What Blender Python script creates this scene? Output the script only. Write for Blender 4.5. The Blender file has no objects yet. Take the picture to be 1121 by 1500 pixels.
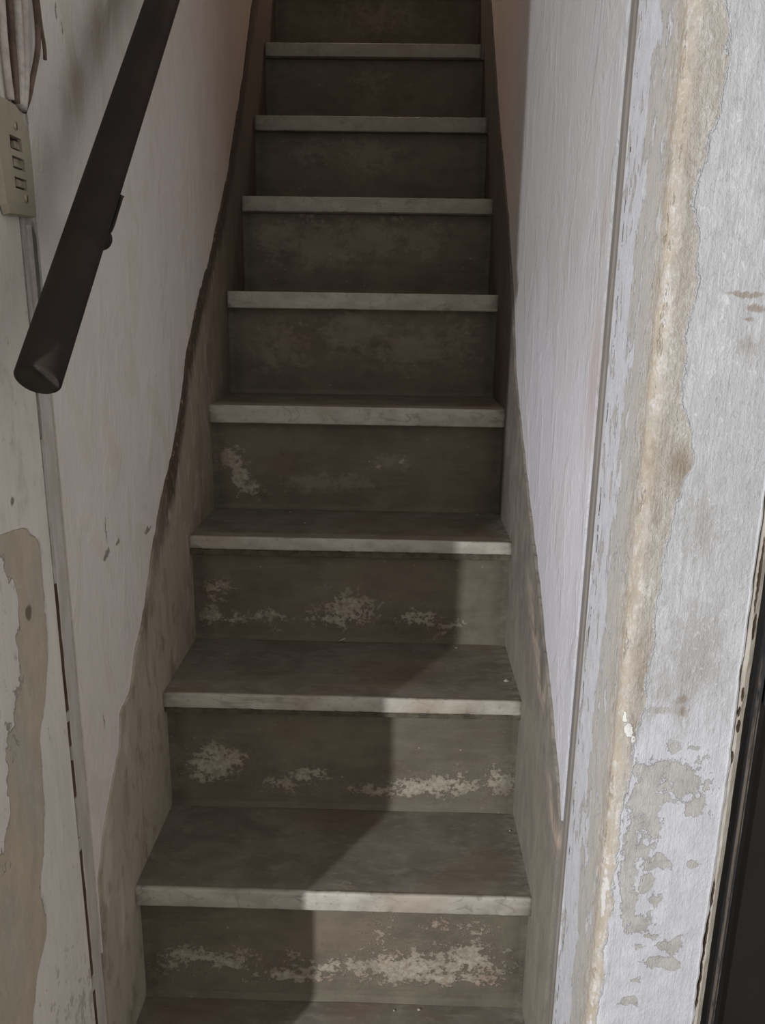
import bpy, bmesh, math, random
from mathutils import Vector, Matrix, noise as mnoise

S = 0.85                      # metres per layout unit (staircase is 0.8 units wide)
W = 0.8
RUN = 0.27
OH = 0.029                    # nosing overhang
scene = bpy.context.scene
C = scene.collection

# ------------------------------------------------------------------ camera
yaw, pit, rol = math.radians(-0.9945), math.radians(14.8353), math.radians(0.86)
fw = Vector((math.sin(yaw) * math.cos(pit), math.cos(yaw) * math.cos(pit), -math.sin(pit)))
rt = Vector((math.cos(yaw), -math.sin(yaw), 0))
up = rt.cross(fw)
r2 = rt * math.cos(rol) + up * math.sin(rol)
u2 = -rt * math.sin(rol) + up * math.cos(rol)
cam_d = bpy.data.cameras.new('camera')
cam_d.sensor_fit = 'VERTICAL'
cam_d.sensor_height = 36.0
cam_d.lens = 1181.98 / 1500 * 36.0
cam_d.clip_start = 0.01
cam = bpy.data.objects.new('camera', cam_d)
C.objects.link(cam)
m = Matrix((r2, u2, -fw)).transposed().to_4x4()
m.translation = Vector((0.5118, -1.0808, 1.4372)) * S
cam.matrix_world = m
scene.camera = cam

# ------------------------------------------------------------------ world, lamp, exposure
world = bpy.data.worlds.new('world')
scene.world = world
world.use_nodes = True
bg = world.node_tree.nodes['Background']
bg.inputs[0].default_value = (1.0, 0.965, 0.92, 1)
bg.inputs[1].default_value = 0.45

ld = bpy.data.lights.new('room_bulb', 'POINT')
ld.energy = 124
ld.color = (0.96, 0.97, 1.0)
ld.shadow_soft_size = 0.014
lo = bpy.data.objects.new('room_bulb', ld)
lo.location = Vector((-0.85, -1.71, 1.18)) * S
C.objects.link(lo)

ld2 = bpy.data.lights.new('landing_fill', 'POINT')      # unseen warm fill added to lift the dark upper stairs
ld2.energy = 17
ld2.color = (1.0, 0.86, 0.74)
ld2.shadow_soft_size = 0.05
lo2 = bpy.data.objects.new('landing_fill', ld2)
lo2.location = Vector((0.40, 3.1, 3.9)) * S
C.objects.link(lo2)

scene.view_settings.view_transform = 'Standard'
scene.view_settings.look = 'None'
scene.view_settings.exposure = 0.0
scene.view_settings.gamma = 1.0
scene.view_settings.use_curve_mapping = False


# ------------------------------------------------------------------ node helpers
def srgb(r, g, b):
    f = lambda c: (c / 255 / 12.92) if c / 255 <= 0.04045 else ((c / 255 + 0.055) / 1.055) ** 2.4
    return (f(r), f(g), f(b), 1)


class Sk:
    """a socket with arithmetic"""
    def __init__(s, mt, sock): s.m, s.s = mt, sock
    def _op(s, op, o, rev=False):
        n = s.m.nt.nodes.new('ShaderNodeMath'); n.operation = op
        a, b = (o, s) if rev else (s, o)
        s.m.put(n.inputs[0], a); s.m.put(n.inputs[1], b)
        return Sk(s.m, n.outputs[0])
    def __add__(s, o): return s._op('ADD', o)
    def __radd__(s, o): return s._op('ADD', o)
    def __sub__(s, o): return s._op('SUBTRACT', o)
    def __rsub__(s, o): return s._op('SUBTRACT', o, True)
    def __mul__(s, o): return s._op('MULTIPLY', o)
    def __rmul__(s, o): return s._op('MULTIPLY', o)
    def __truediv__(s, o): return s._op('DIVIDE', o)
    def __pow__(s, o): return s._op('POWER', o)
    def mx(s, o): return s._op('MAXIMUM', o)
    def mn(s, o): return s._op('MINIMUM', o)
    def abs(s): return s._op('ABSOLUTE', 0)
    def sm(s, lo, hi):
        n = s.m.nt.nodes.new('ShaderNodeMapRange'); n.interpolation_type = 'SMOOTHSTEP'
        s.m.put(n.inputs[0], s)
        if lo <= hi:
            v = (lo, hi, 0.0, 1.0)
        else:
            v = (hi, lo, 1.0, 0.0)
        for i, q in enumerate(v): n.inputs[i + 1].default_value = q
        return Sk(s.m, n.outputs[0])


class Mat:
    def __init__(s, name):
        s.mat = bpy.data.materials.new(name); s.mat.use_nodes = True; s.cache = {}
        s.nt = s.mat.node_tree; s.nt.nodes.clear()
        s.out = s.nt.nodes.new('ShaderNodeOutputMaterial')
        s.b = s.nt.nodes.new('ShaderNodeBsdfPrincipled')
        s.nt.links.new(s.b.outputs[0], s.out.inputs[0])
        g = s.nt.nodes.new('ShaderNodeNewGeometry')
        v = s.nt.nodes.new('ShaderNodeVectorMath'); v.operation = 'SCALE'
        s.nt.links.new(g.outputs['Position'], v.inputs[0]); v.inputs[3].default_value = 1 / S
        s.pos = v.outputs[0]
        x = s.nt.nodes.new('ShaderNodeSeparateXYZ'); s.nt.links.new(s.pos, x.inputs[0])
        s.x, s.y, s.z = [Sk(s, o) for o in x.outputs]
    def put(s, inp, v):
        if isinstance(v, Sk): s.nt.links.new(v.s, inp)
        else: inp.default_value = v
    def noise(s, sc, detail=5, rough=0.6, off=(0, 0, 0), dist=0.0):
        if not isinstance(sc, (tuple, list)): sc = (sc,) * 3
        mp = s.nt.nodes.new('ShaderNodeMapping')
        s.nt.links.new(s.pos, mp.inputs[0])
        mp.inputs['Scale'].default_value = sc; mp.inputs['Location'].default_value = off
        n = s.nt.nodes.new('ShaderNodeTexNoise')
        n.inputs['Scale'].default_value = 1; n.inputs['Detail'].default_value = detail
        n.inputs['Roughness'].default_value = rough; n.inputs['Distortion'].default_value = dist
        s.nt.links.new(mp.outputs[0], n.inputs['Vector'])
        return Sk(s, n.outputs[0])
    def voro(s, sc, off=(0, 0, 0), feature='F1'):
        if not isinstance(sc, (tuple, list)): sc = (sc,) * 3
        mp = s.nt.nodes.new('ShaderNodeMapping')
        s.nt.links.new(s.pos, mp.inputs[0]); mp.inputs['Scale'].default_value = sc
        mp.inputs['Location'].default_value = off
        n = s.nt.nodes.new('ShaderNodeTexVoronoi'); n.feature = feature; n.inputs['Scale'].default_value = 1
        s.nt.links.new(mp.outputs[0], n.inputs['Vector'])
        return Sk(s, n.outputs[0])
    def curve(s, t, pts, lo, hi, vlo, vhi):
        """piecewise linear function of t through pts, range lo..hi"""
        n = s.nt.nodes.new('ShaderNodeFloatCurve')
        c = n.mapping.curves[0]
        P = sorted([((p[0] - lo) / (hi - lo), (p[1] - vlo) / (vhi - vlo)) for p in pts])
        c.points[0].location = P[0]; c.points[1].location = P[-1]
        for p in P[1:-1]: c.points.new(*p)
        for p in c.points: p.handle_type = 'VECTOR'
        n.mapping.update()
        s.put(n.inputs['Value'], (t - lo) / (hi - lo))
        return Sk(s, n.outputs[0]) * (vhi - vlo) + vlo
    def blobs(s, a, b, lst, warp=0, wf=14):
        """max of elliptic bumps: (a0,b0,ra,rb[,strength])"""
        r = None
        if warp:
            key = ('w', wf)
            if key not in s.cache:
                s.cache[key] = (s.noise(wf, 4, .6, off=(11, 4, 7)) - .5, s.noise(wf, 4, .6, off=(1, 24, 37)) - .5)
            wa, wb = s.cache[key]
            a = a + wa * warp; b = b + wb * warp
        for q in lst:
            k = q[4] if len(q) > 4 else 1.0
            da = (a - q[0]) * (1 / q[2]); db = (b - q[1]) * (1 / q[3])
            v = (1 - (da * da + db * db) ** 0.5) * k
            r = v if r is None else r.mx(v)
        return r.mx(-1)
    def mix(s, f, c1, c2):
        n = s.nt.nodes.new('ShaderNodeMix'); n.data_type = 'RGBA'
        s.put(n.inputs[0], f); s.put(n.inputs[6], c1); s.put(n.inputs[7], c2)
        return Sk(s, n.outputs[2])
    def mul(s, c, f):
        """colour times a scalar field"""
        n = s.nt.nodes.new('ShaderNodeVectorMath'); n.operation = 'SCALE'
        s.put(n.inputs[0], c); s.put(n.inputs[3], f)
        return Sk(s, n.outputs[0])
    def done(s, col, rough=0.8, bump=None, dist=0.002, spec=0.3, metal=0.0, strength=1.0):
        s.put(s.b.inputs['Base Color'], col); s.put(s.b.inputs['Roughness'], rough)
        s.put(s.b.inputs['Specular IOR Level'], spec); s.put(s.b.inputs['Metallic'], metal)
        if bump is not None:
            n = s.nt.nodes.new('ShaderNodeBump'); n.inputs['Distance'].default_value = dist
            n.inputs['Strength'].default_value = strength
            s.put(n.inputs['Height'], bump); s.nt.links.new(n.outputs[0], s.b.inputs['Normal'])
        return s.mat


# ------------------------------------------------------------------ materials
XC = 0.9465                   # where the front face meets the door casing
def mat_stair_wall(name, side):
    M = Mat(name)
    big = M.noise((3, 3, 2.2), 6, 0.6)
    streak = M.noise((30, 30, 11), 6, 0.62, off=(3, 1, 2), dist=0.6)
    fine = M.noise((150, 150, 90), 4, 0.7, off=(5, 2, 9))
    if side == 'right': streak = M.noise((34, 46, 22), 7, 0.68, off=(3, 1, 2), dist=0.3)
    patch = M.noise((9, 9, 5), 6, 0.6, off=(7, 4, 1), dist=0.6)
    base = M.mix(big.sm(0.35, 0.65), srgb(236, 228, 222), srgb(240, 235, 229))
    if side == 'left':
        base = M.mix(patch.sm(0.5, 0.68) * 0.35, base, srgb(206, 198, 180))
        # the rail's soft shadow plus a brown stain, painted on the wall
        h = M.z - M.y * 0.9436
        shade_stain = ((h - 1.465 + (big - .5) * .1).abs()).sm(0.10, 0.0) * M.y.sm(0.02, 0.3) * 0.55 * patch.sm(0.2, 0.55)
        base = M.mix(shade_stain, base, srgb(120, 104, 84))
        # dim warm light toward the head of the stairs, painted in as brown
        base = M.mix((M.y + big * 0.8).sm(1.2, 2.2) * 0.7, base, srgb(164, 142, 120))
        mk = M.blobs(M.y + (streak - 0.5) * 0.02, M.z, [(.283, 1.035, .004, .03), (.337, .993, .016, .008), (.521, .965, .03, .008), (.275, .99, .02, .01), (.204, .704, .003, .025), (.247, 1.838, .004, .02), (.262, 1.822, .003, .014), (.47, 1.62, .004, .02)], .03, 40)
        base = M.mix((mk + (fine - 0.5) * 1.2).sm(0.1, 0.5) * 0.7, base, srgb(96, 84, 70))
    else:
        base = M.mix(big.sm(0.35, 0.65), srgb(222, 222, 229), srgb(230, 229, 234))
        base = M.mix(patch.sm(0.48, 0.72) * 0.5, base, srgb(200, 198, 197))
        base = M.mix((streak + (fine - .5) * .5).sm(.56, .64) * .35, base, srgb(242, 242, 246))
        base = M.mix((M.z + (big - .5) * .6).sm(1.15, 1.6) * .65, base, srgb(192, 192, 190))
        pink = M.blobs(M.y, M.z, [(.13, 1.33, .09, .20), (.15, 1.55, .05, .12, .6)])
        base = M.mix((pink * 1.2 + (streak - 0.5) * 1.6).sm(0.1, 1.0) * 0.5, base, srgb(200, 178, 174))
        # warm tone of the shaded wall toward the stair head, put into the colour
        base = M.mix((M.y + (big - .5) * .3).sm(0.95, 1.5), base, srgb(226, 210, 202))
    base = M.mul(base, 0.86 + streak * 0.16 + patch * .12)
    h = streak * 0.55 + fine * 0.25 + patch.sm(0.45, 0.6) * 0.5 + M.noise((60, 60, 40), 5, .6, dist=1.5) * .4
    return M.done(base, 0.82, h, 0.0032, 0.2)


def mat_pillar():
    """jamb corner right: s runs round the corner, 0 at the arris, + on the front face"""
    M = Mat('peeling_paint_right')
    s = (M.x - W) - (M.y + 0.155)
    n1 = M.noise((26, 26, 15), 8, 0.62, off=(2, 3, 4), dist=0.5)
    n2 = M.noise((60, 60, 40), 6, 0.7, off=(9, 3, 4))
    fine = M.noise((260, 260, 170), 4, 0.75)
    brush = M.noise((190, 190, 20), 6, 0.7, off=(1, 8, 0), dist=0.9)
    swirl = M.noise((110, 110, 70), 4, 0.65, off=(4, 4, 4), dist=1.3)
    white = M.mix(n2.sm(0.35, 0.65), srgb(213, 214, 220), srgb(224, 224, 229))
    grey = M.mix(n2.sm(0.35, 0.65), srgb(180, 176, 169), srgb(198, 195, 190))
    # upper front face: greyer brushed coat, lower front face: whiter coat with grey islands
    zsel = (M.z + (n1 - 0.5) * 0.30 + (n2 - .5) * .1).sm(0.88, 0.97)
    upper = M.mix(brush.sm(0.35, 0.68), srgb(198, 199, 200), srgb(220, 221, 225))
    upper = M.mix(M.noise((9, 9, 5), 4, .6, off=(3, 3, 3)).sm(.42, .62) * .5, upper, srgb(194, 194, 194))
    smud = M.blobs(M.x, M.z, [(.885, 1.0, .05, .12), (.87, 1.18, .04, .08, .7), (.89, .93, .04, .05), (.85, .95, .03, .08)], .05, 20)
    upper = M.mix((smud + (n2 - .5) * 1.6).sm(0.0, 0.8) * 0.55, upper, srgb(170, 165, 158))
    upper = M.mix((swirl + (fine - .5) * .5).sm(.60, .68) * .5, upper, srgb(240, 240, 243))
    upper = M.mix((swirl + (fine - .5) * .5).sm(.42, .34) * .35, upper, srgb(168, 163, 156))
    isl = M.blobs(M.x, M.z, [(0.854, 0.852, 0.032, 0.028), (0.897, 0.84, 0.026, 0.030), (0.908, 0.807, 0.017, 0.021), (0.838, 0.814, 0.018, 0.034), (0.86, 0.814, 0.018, 0.009), (0.87, 0.889, 0.011, 0.008), (0.898, 0.889, 0.009, 0.005), (0.849, 0.776, 0.025, 0.034), (0.867, 0.718, 0.021, 0.015), (0.845, 0.742, 0.015, 0.02), (0.869, 0.663, 0.011, 0.011), (0.857, 0.617, 0.019, 0.018), (0.868, 0.599, 0.012, 0.009), (0.9, 0.584, 0.018, 0.014), (0.856, 0.582, 0.013, 0.006), (0.886, 0.557, 0.028, 0.01), (0.902, 0.548, 0.012, 0.006), (0.86, 0.525, 0.01, 0.005), (0.853, 0.489, 0.014, 0.008), (0.858, 0.685, 0.009, 0.02), (0.874, 0.952, 0.017, 0.009), (0.847, 0.94, 0.021, 0.006), (0.914, 0.718, 0.007, 0.005),
                             (.832, .72, .012, .08), (.836, .65, .012, .03)], .028, 45)
    imask = (isl * .85 + (n1 - 0.5) * 1.8 + (n2 - .5) * 2.6 + (fine - .5) * .8).sm(0.06, 0.22)
    speck = (n2 + (fine - .5) * .4).sm(0.66, 0.70)
    lower = M.mix((imask * .85).mx(speck * 0.5), white, grey)
    front = M.mix(zsel, lower, upper)
    # side face of the jamb: white with tall grey scabs
    tall = M.noise((80, 40, 13), 7, 0.66, off=(6, 2, 1), dist=0.35)
    bias = (s + 0.112 + (n1 - .5) * .07).sm(-0.02, 0.02) * 0.17 - 0.03
    tmask = (tall + bias + (n2 - .5) * .12).sm(0.54, 0.58)
    sidec = M.mix(tmask, white, M.mix(n2, srgb(190, 187, 181), srgb(206, 202, 196)))
    col = M.mix(s.sm(0.0, 0.012), sidec, front)
    # bare plaster along the worn arris
    sr = M.curve(M.z, [(0, .006), (.45, .008), (.6, .012), (.78, .014), (.9, .024), (1.05, .032), (1.10, .029), (1.17, .036), (1.23, .043), (1.26, .058), (1.32, .037), (1.40, .03), (1.46, .039), (1.54, .024), (1.60, .033), (1.65, .043), (1.70, .043), (1.75, .03), (2.2, .03)], 0, 2.2, 0, .08)
    er = s - sr + (n1 - 0.5) * 0.030 + (n2 - .5) * .016
    inr = er.sm(0.0012, -0.0012)
    inl = (s + 0.047 + (n1 - 0.5) * 0.06 + (tall - .5) * .09 + (n2 - .5) * .04).sm(-0.012, 0.014)
    pm = inr * inl
    core = ((s + 0.010 + (n1 - .5) * .06).abs()).sm(0.032, 0.0)
    plaster = M.mix(core, srgb(194, 188, 178), srgb(196, 184, 166))
    plaster = M.mix((n2 + (fine - .5) * .6).sm(0.46, 0.62) * 0.75, plaster, srgb(224, 221, 215))
    plaster = M.mix((tall + (n2 - .5) * .4).sm(0.5, 0.62) * 0.45, plaster, srgb(160, 153, 140))
    brown = M.blobs(s, M.z, [(.038, 1.255, .024, .045), (.01, 1.25, .03, .12, .6), (.018, 1.0, .025, .10, .8), (.02, .9, .012, .06, .8), (.02, 1.45, .015, .1, .5), (.01, 1.60, .02, .15, .5)], .04, 18)
    plaster = M.mix((brown + (n2 - .5) * 1.4).sm(0.0, 0.9) * 0.6, plaster, srgb(146, 128, 106))
    # white chipping and painted-in highlights along the arris, low down
    arris_white = M.blobs(s, M.z, [(.0, .66, .008, .10, .8), (-.002, .45, .008, .10, .7), (.0, 1.45, .008, .25, .35)], .02, 30)
    plaster = M.mix((arris_white + (n2 - .5) * 2.4).sm(0.35, 0.6), plaster, srgb(222, 220, 218))
    col = M.mix(pm, col, plaster)
    rim = ((er - 0.001).abs()).sm(0.0018, 0.0) * inl * n2.sm(0.40, 0.55)
    col = M.mix(rim * 0.9, col, srgb(232, 232, 234))
    col = M.mix((M.x + (n2 - .5) * .004).sm(XC - .0085, XC - .005) * .85, col, srgb(240, 240, 243))  # light caught by the outer edge, painted as a white line
    # a chip of fresh white filler
    chip = M.blobs(s, M.z, [(.013, .912, .010, .016, 1.3), (.006, .93, .006, .010), (.02, .90, .006, .006)], .02, 50)
    cm = (chip + (n2 - .5) * .8).sm(0.32, 0.4)
    col = M.mix(cm, col, srgb(240, 238, 232))
    # small rusty scuffs
    sc = M.blobs(M.x + (brush - .5) * .02, M.z, [(.888, 1.448, .03, .004, 1.2), (.905, 1.434, .014, .006, 1.2), (.90, 1.419, .012, .005), (.878, .955, .016, .008, .7), (.881, .940, .012, .012, .7), (.90, 1.39, .03, .03, .4)], .02, 40)
    col = M.mix((sc + (n2 - .5) * 1.2).sm(0.05, 0.7) * 0.6, col, srgb(146, 126, 100))
    crk = M.noise((9, 9, 60), 5, 0.7, off=(0, 3, 3))
    # chipped line close to the groove
    gl = ((M.y + (brush - .5) * .01 - 0.032).abs()).sm(0.0028, 0.0008) * M.noise((1, 1, 26), 4, .7).sm(.52, .56)
    col = M.mix(gl * s.sm(-.1, -.15), col, srgb(96, 90, 84))
    h = pm * -0.30 + tmask * (1 - s.sm(0.0, 0.01)) * -0.35 + imask * s.sm(0, 0.01) * (1 - zsel) * -0.35 \
        + brush * 0.40 + swirl * (zsel * 0.35 + pm * .4) + fine * 0.45 + n2 * 0.40 + rim * 0.5 + cm * 0.7
    return M.done(col, 0.8, h, 0.0025, 0.25)


def mat_jamb_left():
    M = Mat('peeling_paint_left')
    n1 = M.noise((26, 26, 14), 8, 0.6, off=(2, 9, 4), dist=0.4)
    n2 = M.noise((55, 55, 30), 6, 0.7, off=(9, 1, 4))
    big = M.noise((7, 7, 4), 5, 0.6, off=(2, 1, 8), dist=.5)
    fine = M.noise((200, 200, 110), 4, 0.75)
    streak = M.noise((70, 70, 10), 6, 0.65, off=(3, 1, 2), dist=0.4)
    paint = M.mix(big.sm(.35, .65), srgb(238, 232, 226), srgb(228, 224, 214))
    paint = M.mix(n1.sm(.5, .7) * M.z.sm(.9, 1.2) * 0.4, paint, srgb(180, 176, 158))
    er = M.y - M.curve(M.z, [(0, -.24), (.25, -.2), (.42, -.15), (.47, -.127), (.51, -.087), (.59, -.085), (.70, -.05), (.81, -.042), (.87, -.008), (.91, .009), (.98, .014), (1.04, .012), (1.09, .018), (1.125, -.02), (1.16, -.3), (2.2, -.3)], 0, 2.2, -.3, .1)
    er = er + (n1 - .5) * .035 + (n2 - .5) * .016
    pm = er.sm(0.001, -0.001)
    keep = M.blobs(M.y, M.z, [(-.13, 1.0, .07, .16, 1.6), (-.18, .9, .05, .2, 1.4)], .06, 14)
    pm = pm * (1 - (keep + (n1 - .5) * 1.8 + (n2 - .5) * .5).sm(0.1, 0.2))
    plaster = M.mix(n1.sm(.35, .65), srgb(192, 181, 162), srgb(202, 190, 170))
    plaster = M.mix(big.sm(.45, .65) * 0.6, plaster, srgb(184, 182, 170))
    plaster = M.mix(n2.sm(.5, .62) * 0.4, plaster, srgb(210, 202, 186))
    plaster = M.mix((M.z + (big - .5) * .4).sm(0.5, 0.2) * 0.5, plaster, srgb(190, 166, 148))
    col = M.mix(pm, paint, plaster)
    low = ((n2 + (M.z).sm(.5, .25) * .12)).sm(.6, .68) * (1 - pm)
    col = M.mix(low * .5, col, srgb(150, 144, 132))
    hole = M.blobs(M.y, M.z, [(-.035, 1.005, .012, .016), (-.048, 1.168, .008, .008, .8)], .012, 40)
    col = M.mix((hole + (n2 - .5) * .5).sm(.1, .5) * .75, col, srgb(92, 78, 62))
    wisp = (n2 * .5 + streak * .5).sm(.61, .64) * pm * M.z.sm(.8, .6)
    col = M.mix(wisp * .8, col, srgb(205, 200, 190))
    rim = ((er - .002).abs()).sm(.003, 0.) * n2.sm(.42, .55)
    col = M.mix(rim * .35, col, srgb(214, 208, 200))
    h = pm * -.7 + streak * .5 + fine * .22 + n2 * .2 + rim * .3
    return M.done(M.mul(col, .9 + streak * .2), .82, h, .003, .2)


def mat_skirt(side):
    M = Mat('worn_cement_dado_' + side)
    n1 = M.noise((22, 22, 12), 7, .62, off=(1, 2, 7), dist=.4)
    n2 = M.noise((80, 80, 40), 5, .7)
    big = M.noise((6, 6, 6), 4, .6, off=(4, 4, 1))
    if side == 'left':
        # band just under the paint edge is dark, below it paler plaster; top part darker overall
        edge = M.curve(M.y, [(0, .2), (.148, .494), (.206, .556), (.281, .667), (.392, .753), (.533, .909), (.727, 1.089), (.896, 1.307), (1.046, 1.45), (1.325, 1.665), (1.676, 2.036), (1.96, 2.396), (3, 3.45)], 0, 3, 0, 3.6)
        d = edge - M.z
        col = M.mix(n1.sm(.3, .7), srgb(192, 183, 165), srgb(168, 156, 138))
        col = M.mix((M.y + big * .4).sm(.55, 1.1) * .45, col, srgb(142, 122, 108))
        col = M.mix(M.noise((14, 14, 5), 4, .6, off=(2, 7, 7), dist=.8).sm(.52, .66) * .5, col, srgb(138, 122, 104))
        dark = (d + (n1 - .5) * .12 + (n2 - .5) * .06).sm(.10, .04) * (M.y + (big - .5) * .3).sm(.40, .70)
        col = M.mix(dark * .9, col, srgb(78, 66, 57))
        col = M.mix(dark * n2.sm(.57, .63) * .7, col, srgb(160, 140, 120))
        col = M.mix((n1 + (M.y).sm(.5, .1) * .1).sm(.50, .68) * .5 * (1 - dark), col, srgb(200, 192, 176))
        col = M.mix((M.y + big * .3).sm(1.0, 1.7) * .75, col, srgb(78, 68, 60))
        sme = M.blobs(M.y, M.z - M.y, [(.16, .28, .05, .10), (.20, .12, .03, .2, .8), (.30, .32, .04, .06, .8)], .08, 12)
        col = M.mix((sme + (n1 - .5) * 1.4).sm(.1, .7) * .5, col, srgb(212, 204, 190))
        col = M.mix(M.noise((12, 12, 7), 5, .65, off=(9, 2, 3)).sm(.53, .68) * .45, col, srgb(112, 98, 80))
    else:
        edge = M.curve(M.y, [(0, .62), (.138, .625), (.258, .735), (.418, .863), (.55, .955), (.715, 1.087), (.929, 1.257), (1.231, 1.638), (1.692, 2.071), (1.968, 2.366), (3, 3.45)], 0, 3, 0, 3.6)
        d = edge - M.z
        col = M.mix(n1.sm(.3, .7), srgb(126, 121, 113), srgb(150, 144, 135))
        st = ((d - .09 + (n1 - .5) * .22).abs() + (n2 - .5) * .07).sm(.055, .0) * M.z.sm(.98, .80) * M.noise((1, 1, 7), 4, .7).sm(.38, .50)
        col = M.mix(st * .9, col, srgb(188, 172, 156))
        col = M.mix(d.sm(.12, .2) * M.z.sm(.75, .6) * .6, col, srgb(150, 144, 130))
        col = M.mix(n2.sm(.6, .68) * .35, col, srgb(160, 156, 146))
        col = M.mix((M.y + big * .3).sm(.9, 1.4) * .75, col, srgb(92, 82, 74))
    h = n1 * .8 + n2 * .4
    return M.done(M.mul(col, .85 + n1 * .3), .85, h, .0035, .2)


def mat_riser():
    M = Mat('cement_riser')
    n1 = M.noise((24, 24, 34), 8, .65, off=(5, 1, 2), dist=.5)
    n2 = M.noise((75, 75, 90), 6, .72, off=(1, 1, 2))
    big = M.noise((6, 6, 9), 5, .6, off=(3, 5, 1))
    hs = M.noise((10, 10, 90), 5, .6, off=(3, 8, 1))
    col = M.mix(big.sm(.3, .7), srgb(138, 132, 114), srgb(118, 109, 95))
    col = M.mix(hs.sm(.4, .7) * .3, col, srgb(148, 138, 122))
    # rusty brown bloom
    rust = M.blobs(M.x, M.z, [(.20, .99, .09, .06), (.42, .16, .18, .08), (.52, .75, .2, .1), (.2, 1.31, .12, .08, .8), (.3, .48, .12, .08, .6), (.5, 1.3, .2, .1, .6)])
    col = M.mix((rust + (n1 - .5)).sm(0, .8) * .38, col, srgb(142, 120, 104))
    ghost = M.blobs(M.x, M.z, [(.12, 1.62, .12, .08), (.25, 1.60, .15, .09), (.40, 1.62, .14, .08), (.58, 1.62, .12, .06), (.2, 1.93, .1, .05, .6), (.40, 1.92, .12, .08), (.38, 1.34, .12, .08), (.56, 1.29, .16, .07), (.7, 1.32, .08, .08, .7),
                               (.28, .94, .1, .03), (.4, .94, .06, .03), (.5, 1.0, .06, .03), (.4, 2.2, .08, .06, .5), (.4, 2.5, .2, .08, .6), (.15, 1.3, .1, .1, .7)])
    col = M.mix((ghost * .8 + (n1 - .5) * 2.0 + (n2 - .5) * 1.6).sm(.0, .6) * .30, col, srgb(186, 176, 160))
    # salt bloom / flaked patches, riser by riser
    salt = M.blobs(M.x, M.z, [
        # first riser
        (.10, .10, .10, .035, .9), (.18, .085, .09, .035, .9), (.06, .07, .08, .05, .5), (.40, .085, .14, .04, .75), (.56, .085, .14, .055, 1.1), (.68, .11, .12, .06, .9), (.63, .062, .2, .03, .9), (.60, .19, .05, .02, .5), (.70, .18, .05, .03, .55), (.50, .15, .05, .07, .5), (.3, .055, .12, .022, .9),
        # second
        (.10, .395, .085, .065, 1.35), (.07, .36, .06, .04, .9), (.15, .41, .05, .04, 1.2), (.32, .37, .07, .03, .9), (.26, .35, .08, .03, .6), (.60, .345, .13, .035, 1.05), (.66, .36, .12, .045, .8), (.76, .365, .05, .05, .9), (.5, .335, .12, .02, .7),
        # third
        (.06, .71, .05, .05, .9), (.04, .65, .05, .04, .9), (.19, .64, .08, .025, .8), (.40, .67, .10, .06, 1.0), (.36, .64, .12, .03, .9), (.56, .65, .10, .035, 1.0), (.66, .63, .06, .025, .7), (.10, .64, .08, .02, .8),
        # fourth
        (.055, .995, .05, .045, 1.4), (.08, .95, .035, .05, 1.3), (.10, .915, .05, .025, 1.1), (.52, 1.0, .02, .01, .8), (.46, .98, .012, .008, .8),
        # fifth and sixth
        (.70, 1.33, .02, .02, .4), (.50, 1.68, .06, .01, .5), (.21, 1.69, .05, .012, .45)], .07, 16)
    n3 = M.noise((110, 110, 110), 5, .75, off=(6, 6, 3))
    sal = salt * .8 + (n1 - .5) * 2.1 + (n2 - .5) * 2.1 + (n3 - .5) * 1.2
    sm = sal.sm(.20, .38)
    dens = salt.sm(.1, .9)
    saltc = M.mix(n2.sm(.35, .65), srgb(166, 155, 136), srgb(212, 204, 186))
    col = M.mix((sm * (.35 + dens * .65)), col, saltc)
    col = M.mix(sal.sm(-.15, .25) * (1 - sm) * .25, col, srgb(162, 148, 130))
    pink = M.noise(13, 3, .5, off=(8, 8, 8)).sm(.5, .65) * sm * .35
    col = M.mix(pink, col, srgb(196, 160, 144))
    # tiny white flecks
    fl = M.voro((60, 60, 60)).sm(.16, .08) * n1.sm(.56, .62)
    col = M.mix(fl * .7, col, srgb(196, 188, 172))
    # darker at the two ends of every riser
    endm = M.x.sm(.06, .015).mx(M.x.sm(.745, .79))
    col = M.mix(endm * .5 * n1.sm(.3, .6), col, srgb(76, 70, 62))
    # darker higher up the flight
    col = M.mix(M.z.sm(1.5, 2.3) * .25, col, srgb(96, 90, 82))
    h = sm * .08 + n1 * .5 + n2 * .45 + n3 * sm * .45 + hs * .15
    return M.done(M.mul(col, .60 + n1 * .36), .78, h, .0018, .3)


def mat_tread():
    M = Mat('dark_worn_tread')
    n1 = M.noise((9, 12, 9), 7, .6, off=(5, 3, 2), dist=.6)
    n2 = M.noise((30, 70, 40), 6, .7, off=(1, 6, 2))
    col = M.mix(n1.sm(.35, .65), srgb(132, 127, 115), srgb(114, 107, 96))
    col = M.mix(n2.sm(.5, .72) * .4, col, srgb(156, 150, 136))
    br = M.noise(4, 3, .5, off=(2, 2, 9)).sm(.5, .65)
    col = M.mix(br * .35, col, srgb(128, 104, 84))
    sp = M.voro((50, 50, 50), off=(3, 3, 3)).sm(.12, .05) * M.noise(8, 3, .6).sm(.56, .6)
    col = M.mix(sp * .6, col, srgb(170, 165, 150))
    edge = M.x.sm(.745, .8) * n2.sm(.4, .6)
    col = M.mix(edge * .4, col, srgb(176, 172, 160))
    return M.done(M.mul(col, .80 + n2 * .3), M.noise(12, 4, .6).sm(.3, .7) * .25 + .42, n1 * .4 + n2 * .35, .002, .4)


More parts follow.
